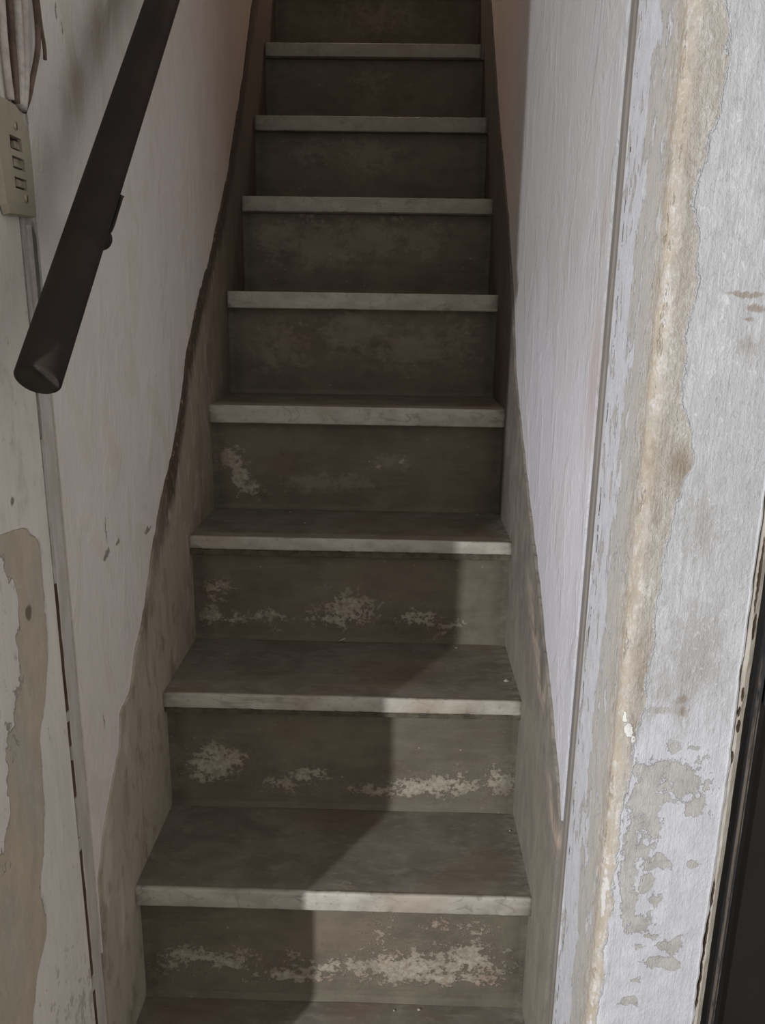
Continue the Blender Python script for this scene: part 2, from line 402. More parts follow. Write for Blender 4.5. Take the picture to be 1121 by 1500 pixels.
def mat_marble():
    M = Mat('grey_marble')
    v = M.noise((7, 7, 14), 4, .5, dist=1.2, off=(3, 1, 1))
    vein = ((v - .5).abs()).sm(.03, .0) * M.noise(11, 3, .5, off=(5, 0, 2)).sm(.45, .65)
    n1 = M.noise((14, 14, 30), 6, .65, off=(8, 8, 1))
    n2 = M.noise((70, 70, 70), 5, .7)
    col = M.mix(n1.sm(.35, .65), srgb(196, 193, 181), srgb(176, 172, 160))
    col = M.mix(vein * .6, col, srgb(132, 128, 120))
    col = M.mix(n2.sm(.58, .68) * .5, col, srgb(136, 124, 108))
    warm = M.noise((5, 5, 5), 3, .5, off=(9, 0, 0)).sm(.5, .7)
    col = M.mix(warm * .3, col, srgb(160, 130, 106))
    end_dark = M.x.sm(.05, .0).mx(M.x.sm(.76, .8)) * n1.sm(.3, .6)  # nosing darker at both ends
    col = M.mix(end_dark * .5, col, srgb(90, 84, 72))
    # the marble gets darker and browner on the higher steps
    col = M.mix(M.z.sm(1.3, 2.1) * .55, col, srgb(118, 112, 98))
    return M.done(col, .5, n1 * .4 + n2 * .4, .0018, .4)


def mat_simple(name, c1, c2, sc=20, rough=.6, metal=0., bump=.001, spec=.4, stretch=(1, 1, 1)):
    M = Mat(name)
    n = M.noise(tuple(sc * k for k in stretch), 6, .65)
    n2 = M.noise(sc * 6, 4, .7)
    return M.done(M.mix(n.sm(.35, .65), srgb(*c1), srgb(*c2)), n.sm(0.2, .8) * .15 + rough, n + n2 * .5, bump, spec, metal)


MT = {
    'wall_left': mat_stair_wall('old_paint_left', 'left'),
    'wall_right': mat_stair_wall('old_paint_right', 'right'),
    'pillar': mat_pillar(),
    'jamb': mat_jamb_left(),
    'skirt_left': mat_skirt('left'),
    'skirt_right': mat_skirt('right'),
    'riser': mat_riser(),
    'tread': mat_tread(),
    'marble': mat_marble(),
    'mortar': mat_simple('mortar_bed', (84, 78, 66), (110, 102, 88), 30, .85, 0, .003, .2),
    'strip': mat_simple('painted_frame_strip', (150, 144, 138), (132, 126, 120), 24, .6, 0, .0012, .35, (1, 1, .2)),
        'brown_wood': mat_simple('bare_brown_wood', (104, 84, 66), (82, 64, 50), 40, .8, 0, .002, .2, (1, 1, .3)),
    'crack': mat_simple('dark_gap', (58, 50, 42), (44, 38, 32), 40, .9),
    'white_fill': mat_simple('white_filler', (206, 200, 196), (190, 184, 178), 60, .8, 0, .002, .2),
    'iron': mat_simple('brown_painted_iron', (50, 38, 34), (38, 33, 29), 9, .58, 0.0, .0008, .3),
    'iron_end': mat_simple('worn_pipe_end', (54, 48, 42), (38, 34, 30), 30, .6, 0.0, .0015, .3),
    'bracket': mat_simple('dark_bracket_iron', (48, 40, 35), (36, 31, 28), 30, .55, 0.2, .0015, .4),
    'plate': mat_simple('ivory_plastic', (180, 172, 152), (168, 160, 140), 14, .45, 0, .0004, .4),
    'rocker': mat_simple('dirty_ivory_key', (172, 164, 144), (134, 122, 102), 70, .5, 0, .0006, .4),
    'socket_dark': mat_simple('dark_recess', (44, 38, 30), (30, 26, 22), 60, .8),
    'screw': mat_simple('painted_screw', (190, 180, 150), (150, 140, 112), 80, .4, .1, .001, .5),
    'cable': mat_simple('painted_over_cable', (214, 206, 200), (182, 172, 166), 30, .7, 0, .0015, .3),
    'cable_dark': mat_simple('brown_cable', (128, 108, 98), (96, 80, 72), 30, .6, 0, .0015, .3),
    'black': mat_simple('black_gloss_metal', (40, 38, 36), (34, 32, 30), 5, .38, .0, .0006, .45),
    'black_frame': mat_simple('black_frame_paint', (52, 52, 54), (40, 40, 42), 12, .3, .0, .0008, .5, (1, 1, .3)),
    'floor': mat_simple('room_floor', (120, 112, 100), (96, 90, 80), 8, .5),
    'ceiling': mat_simple('stair_soffit', (150, 130, 112), (130, 112, 96), 6, .8),
    'flake': mat_simple('paint_flake', (200, 196, 186), (170, 164, 150), 90, .7),
}
def mat_casing():
    M = Mat('chipped_beige_casing')
    n = M.noise((60, 60, 26), 7, .65, off=(1, 5, 2))
    col = M.mix(n.sm(.35, .65), srgb(196, 191, 180), srgb(178, 171, 156))
    ch = M.blobs(M.x, M.z, [(.9525, 1.055, .0028, .022, 1.4), (.950, 1.12, .0022, .06, 1.2), (.950, .965, .002, .012, 1.5), (.949, .94, .002, .009, 1.5), (.9505, .92, .003, .011, 1.5), (.9475, .875, .003, .012, 1.5), (.9478, .67, .0025, .03, 1.2), (.9475, .60, .0018, .06, 1.1), (.9475, .52, .0016, .05, 1.1)], .004, 90)
    col = M.mix((ch + (n - .5) * 1.0).sm(.2, .35), col, srgb(74, 60, 46))
    return M.done(col, .6, n * .8 - ch.mx(0) * .5, .002, .3)
MT['casing'] = mat_casing()
def mat_strip_left():
    M = Mat('painted_frame_strip_left')
    n = M.noise((40, 40, 10), 6, .65, off=(1, 5, 2)); n2 = M.noise(70, 5, .7)
    col = M.mix(n.sm(.35, .65), srgb(214, 207, 202), srgb(196, 190, 182))
    bare = M.blobs(M.y, M.z, [(.098, 1.485, .018, .055, 1.4), (.10, 1.42, .012, .05)], .01, 40)
    col = M.mix((bare + (n2 - .5) * .6).sm(.1, .4), col, srgb(110, 110, 100))
    return M.done(col, .6, n + n2 * .5, .0012, .35)
MT['strip_left'] = mat_strip_left()
def mat_black_frame():
    M = Mat('black_frame_paint')
    n = M.noise((60, 60, 8), 6, .7, off=(1, 5, 2))
    col = M.mix(n.sm(.35, .65), srgb(52, 52, 54), srgb(40, 40, 42))
    xb = XC + .011
    w = ((M.x - xb - .0172).abs()).sm(.0014, .0004) * n.sm(.40, .55)
    w2 = ((M.x - xb - .0205).abs()).sm(.0012, .0003) * n.sm(.46, .60)
    col = M.mix(w.mx(w2 * .8) * .8, col, srgb(128, 116, 104))  # highlight lines along the bead, painted over the black
    return M.done(col, .3, n, .0006, .5)
MT['black_frame'] = mat_black_frame()


# ------------------------------------------------------------------ mesh helpers
def link(name, bm, mat, parent=None, smooth=False, **props):
    bmesh.ops.recalc_face_normals(bm, faces=bm.faces[:])
    me = bpy.data.meshes.new(name)
    for v in bm.verts: v.co *= S
    bm.to_mesh(me); bm.free()
    me.materials.append(mat)
    if smooth:
        for p in me.polygons: p.use_smooth = True
    o = bpy.data.objects.new(name, me)
    C.objects.link(o)
    if parent: o.parent = parent; o.matrix_parent_inverse = parent.matrix_world.inverted()
    for k, v in props.items(): o[k] = v
    return o


def empty(name, loc, **props):
    o = bpy.data.objects.new(name, None); o.location = Vector(loc) * S; o.empty_display_size = .05
    C.objects.link(o)
    o.matrix_world = Matrix.Translation(Vector(loc) * S)
    for k, v in props.items(): o[k] = v
    return o


def box(bm, x0, x1, y0, y1, z0, z1, bev=0, seg=2):
    r = bmesh.ops.create_cube(bm, size=1)
    for v in r['verts']:
        v.co = Vector(((x0 + x1) / 2 + v.co.x * (x1 - x0), (y0 + y1) / 2 + v.co.y * (y1 - y0), (z0 + z1) / 2 + v.co.z * (z1 - z0)))
    if bev:
        es = list({e for v in r['verts'] for e in v.link_edges})
        bmesh.ops.bevel(bm, geom=es, offset=bev, segments=seg, affect='EDGES', profile=.5)


def nz(x, y, z, f, seed=0):
    return mnoise.noise(Vector((x * f + seed, y * f + seed * 1.7, z * f + seed * .3)))


def sweep(bm, prof, z0, z1, nz_steps, vis, amp=.0015, f=6, seed=0, fine=0.0, bias=0.0):
    """vertical extrusion of a closed plan polygon; points flagged in vis are wobbled in/out"""
    n = len(prof)
    nor = []
    for i in range(n):
        a, b = Vector(prof[i - 1]), Vector(prof[(i + 1) % n])
        t = (b - a).normalized(); nor.append(Vector((t.y, -t.x)))
    rows = []
    for k in range(nz_steps + 1):
        z = z0 + (z1 - z0) * k / nz_steps
        row = []
        for i, (x, y) in enumerate(prof):
            d = 0
            if vis[i]: d = bias + amp * nz(x, y, z, f, seed) + fine * nz(x, y, z, 40, seed + 5) * (2 if vis[i] == 2 else 1)
            row.append(bm.verts.new((x + nor[i].x * d, y + nor[i].y * d, z)))
        rows.append(row)
    for k in range(nz_steps):
        for i in range(n):
            j = (i + 1) % n
            bm.faces.new((rows[k][i], rows[k][j], rows[k + 1][j], rows[k + 1][i]))
    bm.faces.new(rows[0]); bm.faces.new(rows[-1][::-1])


def tube(bm, pts, r, seg=8, flat=1.0, caps=True):
    pts = [Vector(p) for p in pts]
    rings = []
    for i, p in enumerate(pts):
        t = (pts[min(i + 1, len(pts) - 1)] - pts[max(i - 1, 0)]).normalized()
        a = t.cross(Vector((1, 0, 0)))
        a = a.normalized() if a.length > .05 else Vector((0, 1, 0))
        b = t.cross(a).normalized()
        rr = r[i] if isinstance(r, (list, tuple)) else r
        rings.append([bm.verts.new(p + a * rr * math.cos(2 * math.pi * k / seg) + b * rr * flat * math.sin(2 * math.pi * k / seg)) for k in range(seg)])
    for i in range(len(rings) - 1):
        for k in range(seg):
            bm.faces.new((rings[i][k], rings[i][(k + 1) % seg], rings[i + 1][(k + 1) % seg], rings[i + 1][k]))
    if caps:
        bm.faces.new(rings[0][::-1]); bm.faces.new(rings[-1])


def smooth_pts(P, n=6):
    out = []
    P = [Vector(p) for p in P]
    for i in range(len(P) - 1):
        p0, p1, p2, p3 = P[max(i - 1, 0)], P[i], P[i + 1], P[min(i + 2, len(P) - 1)]
        for k in range(n):
            t = k / n
            out.append(.5 * ((2 * p1) + (p2 - p0) * t + (2 * p0 - 5 * p1 + 4 * p2 - p3) * t * t + (3 * p1 - p0 - 3 * p2 + p3) * t ** 3))
    out.append(P[-1]); return out


def lin(a, b, n): return [a + (b - a) * i / n for i in range(n + 1)]


ZB, ZT = -0.29, 3.9

# ------------------------------------------------------------------ setting: walls, floor, ceiling
G0, G1 = 0.052, 0.108        # the frame strip between jamb and stair wall

# left stair wall
prof = [(0, y) for y in lin(G1, 3.6, 60)] + [(-.15, 3.6), (-.15, G1)]
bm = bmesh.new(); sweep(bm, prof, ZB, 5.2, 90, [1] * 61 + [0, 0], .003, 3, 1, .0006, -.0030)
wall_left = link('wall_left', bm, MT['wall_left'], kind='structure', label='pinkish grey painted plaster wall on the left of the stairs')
# right stair wall
prof = [(W, y) for y in lin(G1, 3.6, 60)] + [(W + .15, 3.6), (W + .15, G1)]
bm = bmesh.new(); sweep(bm, prof, ZB, 5.2, 90, [1] * 61 + [0, 0], .003, 3, 7, .0006, .0030)
wall_right = link('wall_right', bm, MT['wall_right'], kind='structure', label='pale lilac grey painted wall on the right of the stairs')

# left jamb: near face x=0, rounded arris, then the room wall running off to the left
def arc(cx, cy, r, a0, a1, n): return [(cx + r * math.cos(math.radians(a)), cy + r * math.sin(math.radians(a))) for a in lin(a0, a1, n)]
YL = -0.306
prof = [(0, y) for y in lin(G0, YL + .02, 40)] + arc(-.018, YL + .018, .018, 0, -90, 6)[1:] + [(-.5, YL), (-2.6, YL), (-2.6, YL + .15), (-.15, YL + .15), (-.15, G0)]
vis = [1] * 47 + [0] * 5
vis[0] = 0
bm = bmesh.new(); sweep(bm, prof, ZB, ZT, 120, vis, .0022, 5, 3, .0009)
jamb_left = link('wall_front_left', bm, MT['jamb'], kind='structure', label='near left jamb of the stair opening with flaking paint over beige plaster')

# right jamb and front face as far as the door casing
YR = -0.155
prof = [(W, y) for y in lin(G0, YR + .016, 30)] + [(W + .016 - .016 * math.cos(math.radians(a)), YR + .016 - .016 * math.sin(math.radians(a))) for a in lin(0, 90, 8)][1:] \
    + [(x, YR) for x in lin(W + .016, XC - .004, 20)][1:] + [(XC - .001, YR + .002), (XC, YR + .006), (XC, G0)]
vis = [0] + [1] * 30 + [2] * 8 + [1] * 20 + [2, 1, 0]
bm = bmesh.new(); sweep(bm, prof, ZB, ZT, 420, vis, .003, 5, 11, .0011)
wall_front = link('wall_front_right', bm, MT['pillar'], kind='structure', label='peeling white painted pier between the stairs and the black door')

# door head and wall right of the door (out of frame, closes the room side)
bm = bmesh.new(); box(bm, XC, 1.95, YR + .001, YR + .15, 2.2, ZT)
link('wall_above_door', bm, MT['ceiling'], kind='structure')
bm = bmesh.new(); box(bm, 1.95, 3.2, YR + .001, YR + .15, ZB, ZT)
link('wall_room_right', bm, MT['ceiling'], kind='structure')
# end wall at the head of the flight and sloping soffit
bm = bmesh.new(); box(bm, -.15, W + .15, 3.601, 3.7, ZB, 5.2)
link('wall_back', bm, MT['ceiling'], kind='structure')
bm = bmesh.new()
box(bm, -.15, W + .15, .1, 3.7, 5.21, 5.3)
link('ceiling', bm, MT['ceiling'], kind='structure')
bm = bmesh.new(); box(bm, -2.6, 3.2, -3.4, .02, ZB - .06, ZB)
link('floor', bm, MT['floor'], kind='structure')

# painted wooden frame strips let into both jambs
bm = bmesh.new()
prof = [(W + .004, G1 - .001), (W + .003, (G0 + G1) / 2 + .006), (W + .006, (G0 + G1) / 2), (W + .003, (G0 + G1) / 2 - .006), (W + .003, G0 + .001), (W + .12, G0 + .001), (W + .12, G1 - .001)]
sweep(bm, prof, ZB, ZT, 60, [1, 1, 1, 1, 1, 0, 0], .0005, 6, 2)
link('trim_right', bm, MT['strip'], kind='structure', label='narrow grey wooden strip let into the right jamb')
bm = bmesh.new()
prof = [(-.0025, G1 - .002), (-.001, G0 + .018), (-.003, G0 + .012), (-.12, G0 + .012), (-.12, G1 - .002)]
sweep(bm, prof, ZB, ZT, 60, [1, 1, 1, 0, 0], .0006, 6, 4)
trim_left = link('trim_left', bm, MT['strip_left'], kind='structure', label='narrow painted wooden strip let into the left jamb')
# dark gap beside the left strip, bare wood showing in lengths, filler in between
bm = bmesh.new(); box(bm, -.12, -.008, G0 + .0005, G0 + .0115, ZB, ZT)
link('gap', bm, MT['crack'], trim_left)
random.seed(4)
def ragged_piece(bm, z0, z1, y0, y1, xf, step=.012):
    n = max(2, int((z1 - z0) / step)); L, R = [], []
    for k in range(n + 1):
        z = z0 + (z1 - z0) * k / n
        a = y0 + .0022 * nz(0, 1, z, 45, 3); b = y1 + .0022 * nz(0, 2, z, 45, 9)
        L.append((bm.verts.new((xf, a, z)), bm.verts.new((-.012, a, z)))); R.append((bm.verts.new((xf, b, z)), bm.verts.new((-.012, b, z))))
    for k in range(n):
        bm.faces.new((L[k][0], R[k][0], R[k + 1][0], L[k + 1][0])); bm.faces.new((L[k][0], L[k + 1][0], L[k + 1][1], L[k][1])); bm.faces.new((R[k][0], R[k + 1][0], R[k + 1][1], R[k][1]))
        bm.faces.new((L[k][1], R[k][1], R[k + 1][1], L[k + 1][1]))
    for k in (0, n): bm.faces.new((L[k][0], R[k][0], R[k][1], L[k][1]))
for z0, z1 in ((.80, 1.013), (.738, .782), (.645, .712), (.29, .545), (.10, .26)):
    bm = bmesh.new(); ragged_piece(bm, z0, z1, G0 + .0022, G0 + .0125, -.0010)
    link('wood_splinter', bm, MT['brown_wood'], trim_left)
for z0, z1, y0, y1 in ((1.30, 3.8, .004, .012), (1.235, 1.30, .0075, .012), (1.013, 1.235, .002, .012), (.782, .80, .0, .012), (.712, .738, .004, .012), (.57, .645, .003, .012), (.545, .57, .0, .012), (.26, .285, .001, .012), (-.29, .10, .002, .012)):
    bm = bmesh.new(); ragged_piece(bm, z0 + .001, z1 - .001, G0 + y0 + .0012, G0 + y1, .0002)
    link('filler', bm, MT['white_fill'], trim_left)


# worn cement dado following the flight, ragged top edge under the paint
def dado(name, pts, x0, x1, mat, seed, label):
    bm = bmesh.new()
    top = []
    for i in range(len(pts) - 1):
        (ya, za), (yb, zb) = pts[i], pts[i + 1]
        n = max(1, int(math.hypot(yb - ya, zb - za) / .008))
        for k in range(n):
            t = k / n; y = ya + (yb - ya) * t; z = za + (zb - za) * t
            top.append((y, z + .008 * nz(y, z, 0, 22, seed) + .004 * nz(y, z, 0, 80, seed)))
    top.append(pts[-1])
    xs = (x0, x1)
    F = [[bm.verts.new((x0, y, z)), bm.verts.new((x1 , y, z + (.0015 if y > 0 else 0)))] for y, z in top]
    B = [[bm.verts.new((x0, y, min(z - .02, y * 1.05 - .35))), bm.verts.new((x1, y, min(z - .02, y * 1.05 - .35)))] for y, z in top]
    for k in range(len(top) - 1):
        bm.faces.new((F[k][0], F[k + 1][0], F[k + 1][1], F[k][1]))
        bm.faces.new((F[k][1], F[k + 1][1], B[k + 1][1], B[k][1]))
        bm.faces.new((F[k][0], F[k + 1][0], B[k + 1][0], B[k][0]))
        bm.faces.new((B[k][0], B[k + 1][0], B[k + 1][1], B[k][1]))
    for k in (0, -1): bm.faces.new((F[k][0], F[k][1], B[k][1], B[k][0]))
    return link(name, bm, mat, kind='structure', label=label)

SK_R = [(G1 + .001, .58), (.138, .625), (.195, .669), (.258, .735), (.329, .783), (.418, .863), (.55, .955), (.715, 1.087), (.929, 1.257), (1.023, 1.383), (1.231, 1.638), (1.415, 1.807), (1.692, 2.071), (1.968, 2.366), (2.6, 3.03), (3.5, 3.9)]
SK_L = [(G1 + .001, .25), (.116, .44), (.148, .494), (.206, .556), (.262, .61), (.281, .667), (.346, .69), (.392, .753), (.462, .812), (.533, .909), (.623, 1.008), (.727, 1.089), (.817, 1.19), (.896, 1.307), (1.046, 1.45), (1.166, 1.527), (1.325, 1.665), (1.469, 1.795), (1.676, 2.036), (1.96, 2.396), (2.6, 3.08), (3.5, 3.95)]
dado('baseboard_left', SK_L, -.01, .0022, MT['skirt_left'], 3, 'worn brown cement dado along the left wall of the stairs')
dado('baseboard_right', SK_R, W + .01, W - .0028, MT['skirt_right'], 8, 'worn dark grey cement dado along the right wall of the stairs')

# ------------------------------------------------------------------ the stairs
NOS = {0: (0.0, 0.0, 0, .8), 1: (.2779, .2865, 0.0, .8), 2: (.5333, .5830, 0.0005, .8), 3: (.8135, .8629, .0, .797), 4: (1.0746, 1.1531, .0, .799),
       5: (1.3513, 1.4505, .0055, .8), 6: (1.6228, 1.7426, .0055, .799), 7: (1.8951, 2.0304, .006, .793), 8: (2.1624, 2.3254, .005, .786),
       9: (2.43, 2.618, .005, .79), 10: (2.70, 2.908, .005, .79)}
TH = {0: .045, 1: .041, 2: .034, 3: .031, 4: .047, 5: .047, 6: .045, 7: .047, 8: .045, 9: .045, 10: .045}
stairs = empty('staircase', (W / 2, 0, ZB), label='steep narrow cement staircase with pale marble edges, climbing between the two walls', category='staircase')

def slab(bm, x0, x1, y0, y1, z0, z1, seed, nx=90, chip=.0012, r=.004):
    """long bar along x with rounded, slightly chipped front edges"""
    sec = []
    for a in lin(0, 90, 3): sec.append((y0 + r - r * math.cos(math.radians(a)), z1 - r + r * math.sin(math.radians(a)), 1))
    sec += [(y1, z1, 0), (y1, z0, 0)]
    for a in lin(0, 90, 3): sec.append((y0 + r - r * math.sin(math.radians(a)), z0 + r - r * math.cos(math.radians(a)), 1))
    rows = []
    for k in range(nx + 1):
        x = x0 + (x1 - x0) * k / nx
        row = []
        for y, z, v in sec:
            dy = dz = 0
            if v:
                c = nz(x, z * 3, y, 30, seed); big = nz(x, z, 0, 5, seed + 3)
                dy = chip * .6 * c + .0015 * big + max(0, nz(x, z * 9, 0, 60, seed + 1) - .35) * .012
                dz = (-1 if z > (z0 + z1) / 2 else 1) * max(0, nz(x, z * 9, 1, 60, seed + 6) - .3) * .006
            row.append(bm.verts.new((x, y + dy, z + dz)))
        rows.append(row)
    n = len(sec)
    for k in range(nx):
        for i in range(n):
            j = (i + 1) % n
            bm.faces.new((rows[k][i], rows[k][j], rows[k + 1][j], rows[k + 1][i]))
    bm.faces.new(rows[0]); bm.faces.new(rows[-1][::-1])

SI = .0023    # stairs stop at the dado faces
for i in range(0, 11):
    y, z, xa, xb = NOS[i]
    xa = max(xa, .0012); xb = min(xb, W - .0012)
    ynext = NOS[i + 1][0] + OH if i < 10 else 3.57
    th = TH[i]
    zbase = NOS[i - 1][1] if i > 0 else ZB
    full = .048
    # body of the step with a gently uneven riser face
    bm = bmesh.new()
    x0, x1, yf = SI, W - SI, y + OH
    nx, nzz = 60, 20
    zt = z - full
    g = []
    for a in range(nx + 1):
        col = []
        for b in range(nzz + 1):
            X = x0 + (x1 - x0) * a / nx; Z = zbase + (zt - zbase) * b / nzz
            cov = max(0, 1 - (Z - zbase) / .02) ** 2 * .008 + max(0, 1 - (X - x0) / .02) ** 2 * .004 + max(0, 1 - (x1 - X) / .02) ** 2 * .004
            Y = yf - cov + .0022 * nz(X, Z, 0, 7, i) + .0007 * nz(X, Z, 0, 35, i)
            col.append(bm.verts.new((X, Y, Z)))
        g.append(col)
    for a in range(nx):
        for b in range(nzz):
            bm.faces.new((g[a][b], g[a + 1][b], g[a + 1][b + 1], g[a][b + 1]))
    ye = ynext - .001 if i < 10 else 3.57
    bk = [[bm.verts.new((X, ye, Z)) for Z in (zbase, zt)] for X in (x0, x1)]
    bm.faces.new([g[a][0] for a in range(nx + 1)] + [bk[1][0], bk[0][0]])
    bm.faces.new([g[a][nzz] for a in range(nx + 1)] + [bk[1][1], bk[0][1]])
    bm.faces.new([g[0][b] for b in range(nzz + 1)] + [bk[0][1], bk[0][0]])
    bm.faces.new([g[nx][b] for b in range(nzz + 1)] + [bk[1][1], bk[1][0]])
    bm.faces.new((bk[0][0], bk[0][1], bk[1][1], bk[1][0]))
    step = link('step', bm, MT['riser'], stairs)
    # tread slab
    bm = bmesh.new()
    nxt, nyt = 40, 12
    ya, yb = y + .0105, ynext + .012
    T = [[bm.verts.new((x0 + (x1 - x0) * a / nxt, ya + (yb - ya) * b / nyt,
          z + .0012 * nz(x0 + (x1 - x0) * a / nxt, ya + (yb - ya) * b / nyt, 0, 6, i) * (1 if 0 < b else .3)
          - .002 * math.sin(math.pi * a / nxt) * math.sin(math.pi * min(1, b / nyt * .9)))) for b in range(nyt + 1)] for a in range(nxt + 1)]
    U = [[bm.verts.new((X, Y, zt + .0005)) for Y in (ya, yb)] for X in (x0, x1)]
    for a in range(nxt):
        for b in range(nyt): bm.faces.new((T[a][b], T[a + 1][b], T[a + 1][b + 1], T[a][b + 1]))
    bm.faces.new([T[a][0] for a in range(nxt + 1)] + [U[1][0], U[0][0]])
    bm.faces.new([T[a][nyt] for a in range(nxt + 1)] + [U[1][1], U[0][1]])
    bm.faces.new([T[0][b] for b in range(nyt + 1)] + [U[0][1], U[0][0]])
    bm.faces.new([T[nxt][b] for b in range(nyt + 1)] + [U[1][1], U[1][0]])
    bm.faces.new((U[0][0], U[0][1], U[1][1], U[1][0]))
    link('tread', bm, MT['tread'], step)
    # marble edge
    bm = bmesh.new(); slab(bm, xa, xb, y, y + .0105, z - th, z + .0006, i * 3 + 1)
    link('nosing', bm, MT['marble'], step, smooth=True)
    if th < .04:                       # thinner marble on a rough mortar bed
        bm = bmesh.new(); slab(bm, xa, xb, y + .005, y + .0105, z - full, z - th - .0003, i * 5 + 2, chip=.003, r=.002)
        link('mortar_bed', bm, MT['mortar'], step)

# ------------------------------------------------------------------ handrail
SL = .9436
ax = Vector((0, 1, SL)).normalized()
RX, RR = .085, .0272
P0 = Vector((RX, -.128, 1.3375))
rail = empty('handrail', P0, label='thick dark brown round iron handrail slanting up the left wall', category='handrail')
b1 = Vector((0, -ax.z, ax.y)); b0 = Vector((1, 0, 0))
bm = bmesh.new()
rows = []
Lr = 3.6
for k in range(61):
    t = Lr * k / 60
    p = P0 + ax * t
    r = RR - (.0025 if k == 0 else 0)
    if k == 1: p = P0 + ax * .0022
    rows.append([bm.verts.new(p + (b0 * math.cos(2 * math.pi * q / 40) + b1 * math.sin(2 * math.pi * q / 40)) * r) for q in range(40)])
for k in range(60):
    for q in range(40): bm.faces.new((rows[k][q], rows[k][(q + 1) % 40], rows[k + 1][(q + 1) % 40], rows[k + 1][q]))
bm.faces.new(rows[-1])
link('rail_pipe', bm, MT['iron'], rail, smooth=True)
bm = bmesh.new()
ring = []
for rr, dd in ((RR - .0026, 0.0001), (RR - .006, -.0006), (.012, -.0002), (.004, .0003)):
    ring.append([bm.verts.new(P0 + ax * dd + (b0 * math.cos(2 * math.pi * q / 40) + b1 * math.sin(2 * math.pi * q / 40)) * rr) for q in range(40)])
for k in range(3):
    for q in range(40): bm.faces.new((ring[k][q], ring[k][(q + 1) % 40], ring[k + 1][(q + 1) % 40], ring[k + 1][q]))
bm.faces.new(ring[3])
link('end_cap', bm, MT['iron_end'], rail, smooth=True, label='scuffed round end of the pipe')

def bracket(t):
    c = P0 + ax * t                                    # point on the pipe axis
    dn = -b1 if b1.z > 0 else b1                       # perpendicular, pointing to the underside
    bm = bmesh.new()
    # saddle: curved plate hugging the underside, with a turned out lip at its upper end
    rows = []
    n = 14
    for k in range(n + 1):
        u = -.045 + .09 * k / n
        lift = .0 if u < .032 else (u - .032) * .35
        base = -.004 if u > -.036 else 0
        half = 60 * (1 - max(0, (abs(u) - .028) / .02) ** 2 * .7)
        row = []
        for q in range(9):
            a = math.radians(-half + 2 * half * q / 8)
            d = dn * math.cos(a) + b0 * math.sin(a)
            row.append((d, u, lift))
        rows.append([[bm.verts.new(c + ax * u + d * (RR + .0003 + l)) for d, u, l in row], [bm.verts.new(c + ax * u + d * (RR + .0048 + l)) for d, u, l in row]])
    for k in range(n):
        for s_ in (0, 1):
            for q in range(8): bm.faces.new((rows[k][s_][q], rows[k][s_][q + 1], rows[k + 1][s_][q + 1], rows[k + 1][s_][q]))
        for q in (0, 8): bm.faces.new((rows[k][0][q], rows[k][1][q], rows[k + 1][1][q], rows[k + 1][0][q]))
    for k in (0, n):
        for q in range(8): bm.faces.new((rows[k][0][q], rows[k][0][q + 1], rows[k][1][q + 1], rows[k][1][q]))
    sd = link('saddle', bm, MT['bracket'], rail, smooth=True)
    # arm: leaves the saddle, drops and curls back into the wall, with a boss on the elbow
    s0 = c + dn * (RR + .004) - ax * .018
    elbow = s0 + Vector((-.008, .018, -.014))
    wl = Vector((.003, elbow.y + .125, elbow.z + .0))
    bm = bmesh.new()
    tube(bm, smooth_pts([s0, s0 + dn * .008, elbow, (elbow + wl) / 2 + Vector((0, 0, -.008)), wl]), .0075, 12)
    link('bracket_arm', bm, MT['bracket'], rail, smooth=True)
    bm = bmesh.new()
    view = Vector((.35, -.8, .1)).normalized()
    tube(bm, [elbow - view * .006, elbow - view * .004, elbow + view * .003, elbow + view * .006, elbow + view * .008], [.012, .0165, .0165, .013, .004], 24)
    link('bracket_boss', bm, MT['bracket'], rail, smooth=True)
    bm = bmesh.new()
    tube(bm, [(.0, wl.y, wl.z), (.003, wl.y, wl.z), (.006, wl.y, wl.z)], [.015, .015, .009], 24)
    link('wall_flange', bm, MT['bracket'], rail, smooth=True)
bracket(.330)
bracket(2.2)

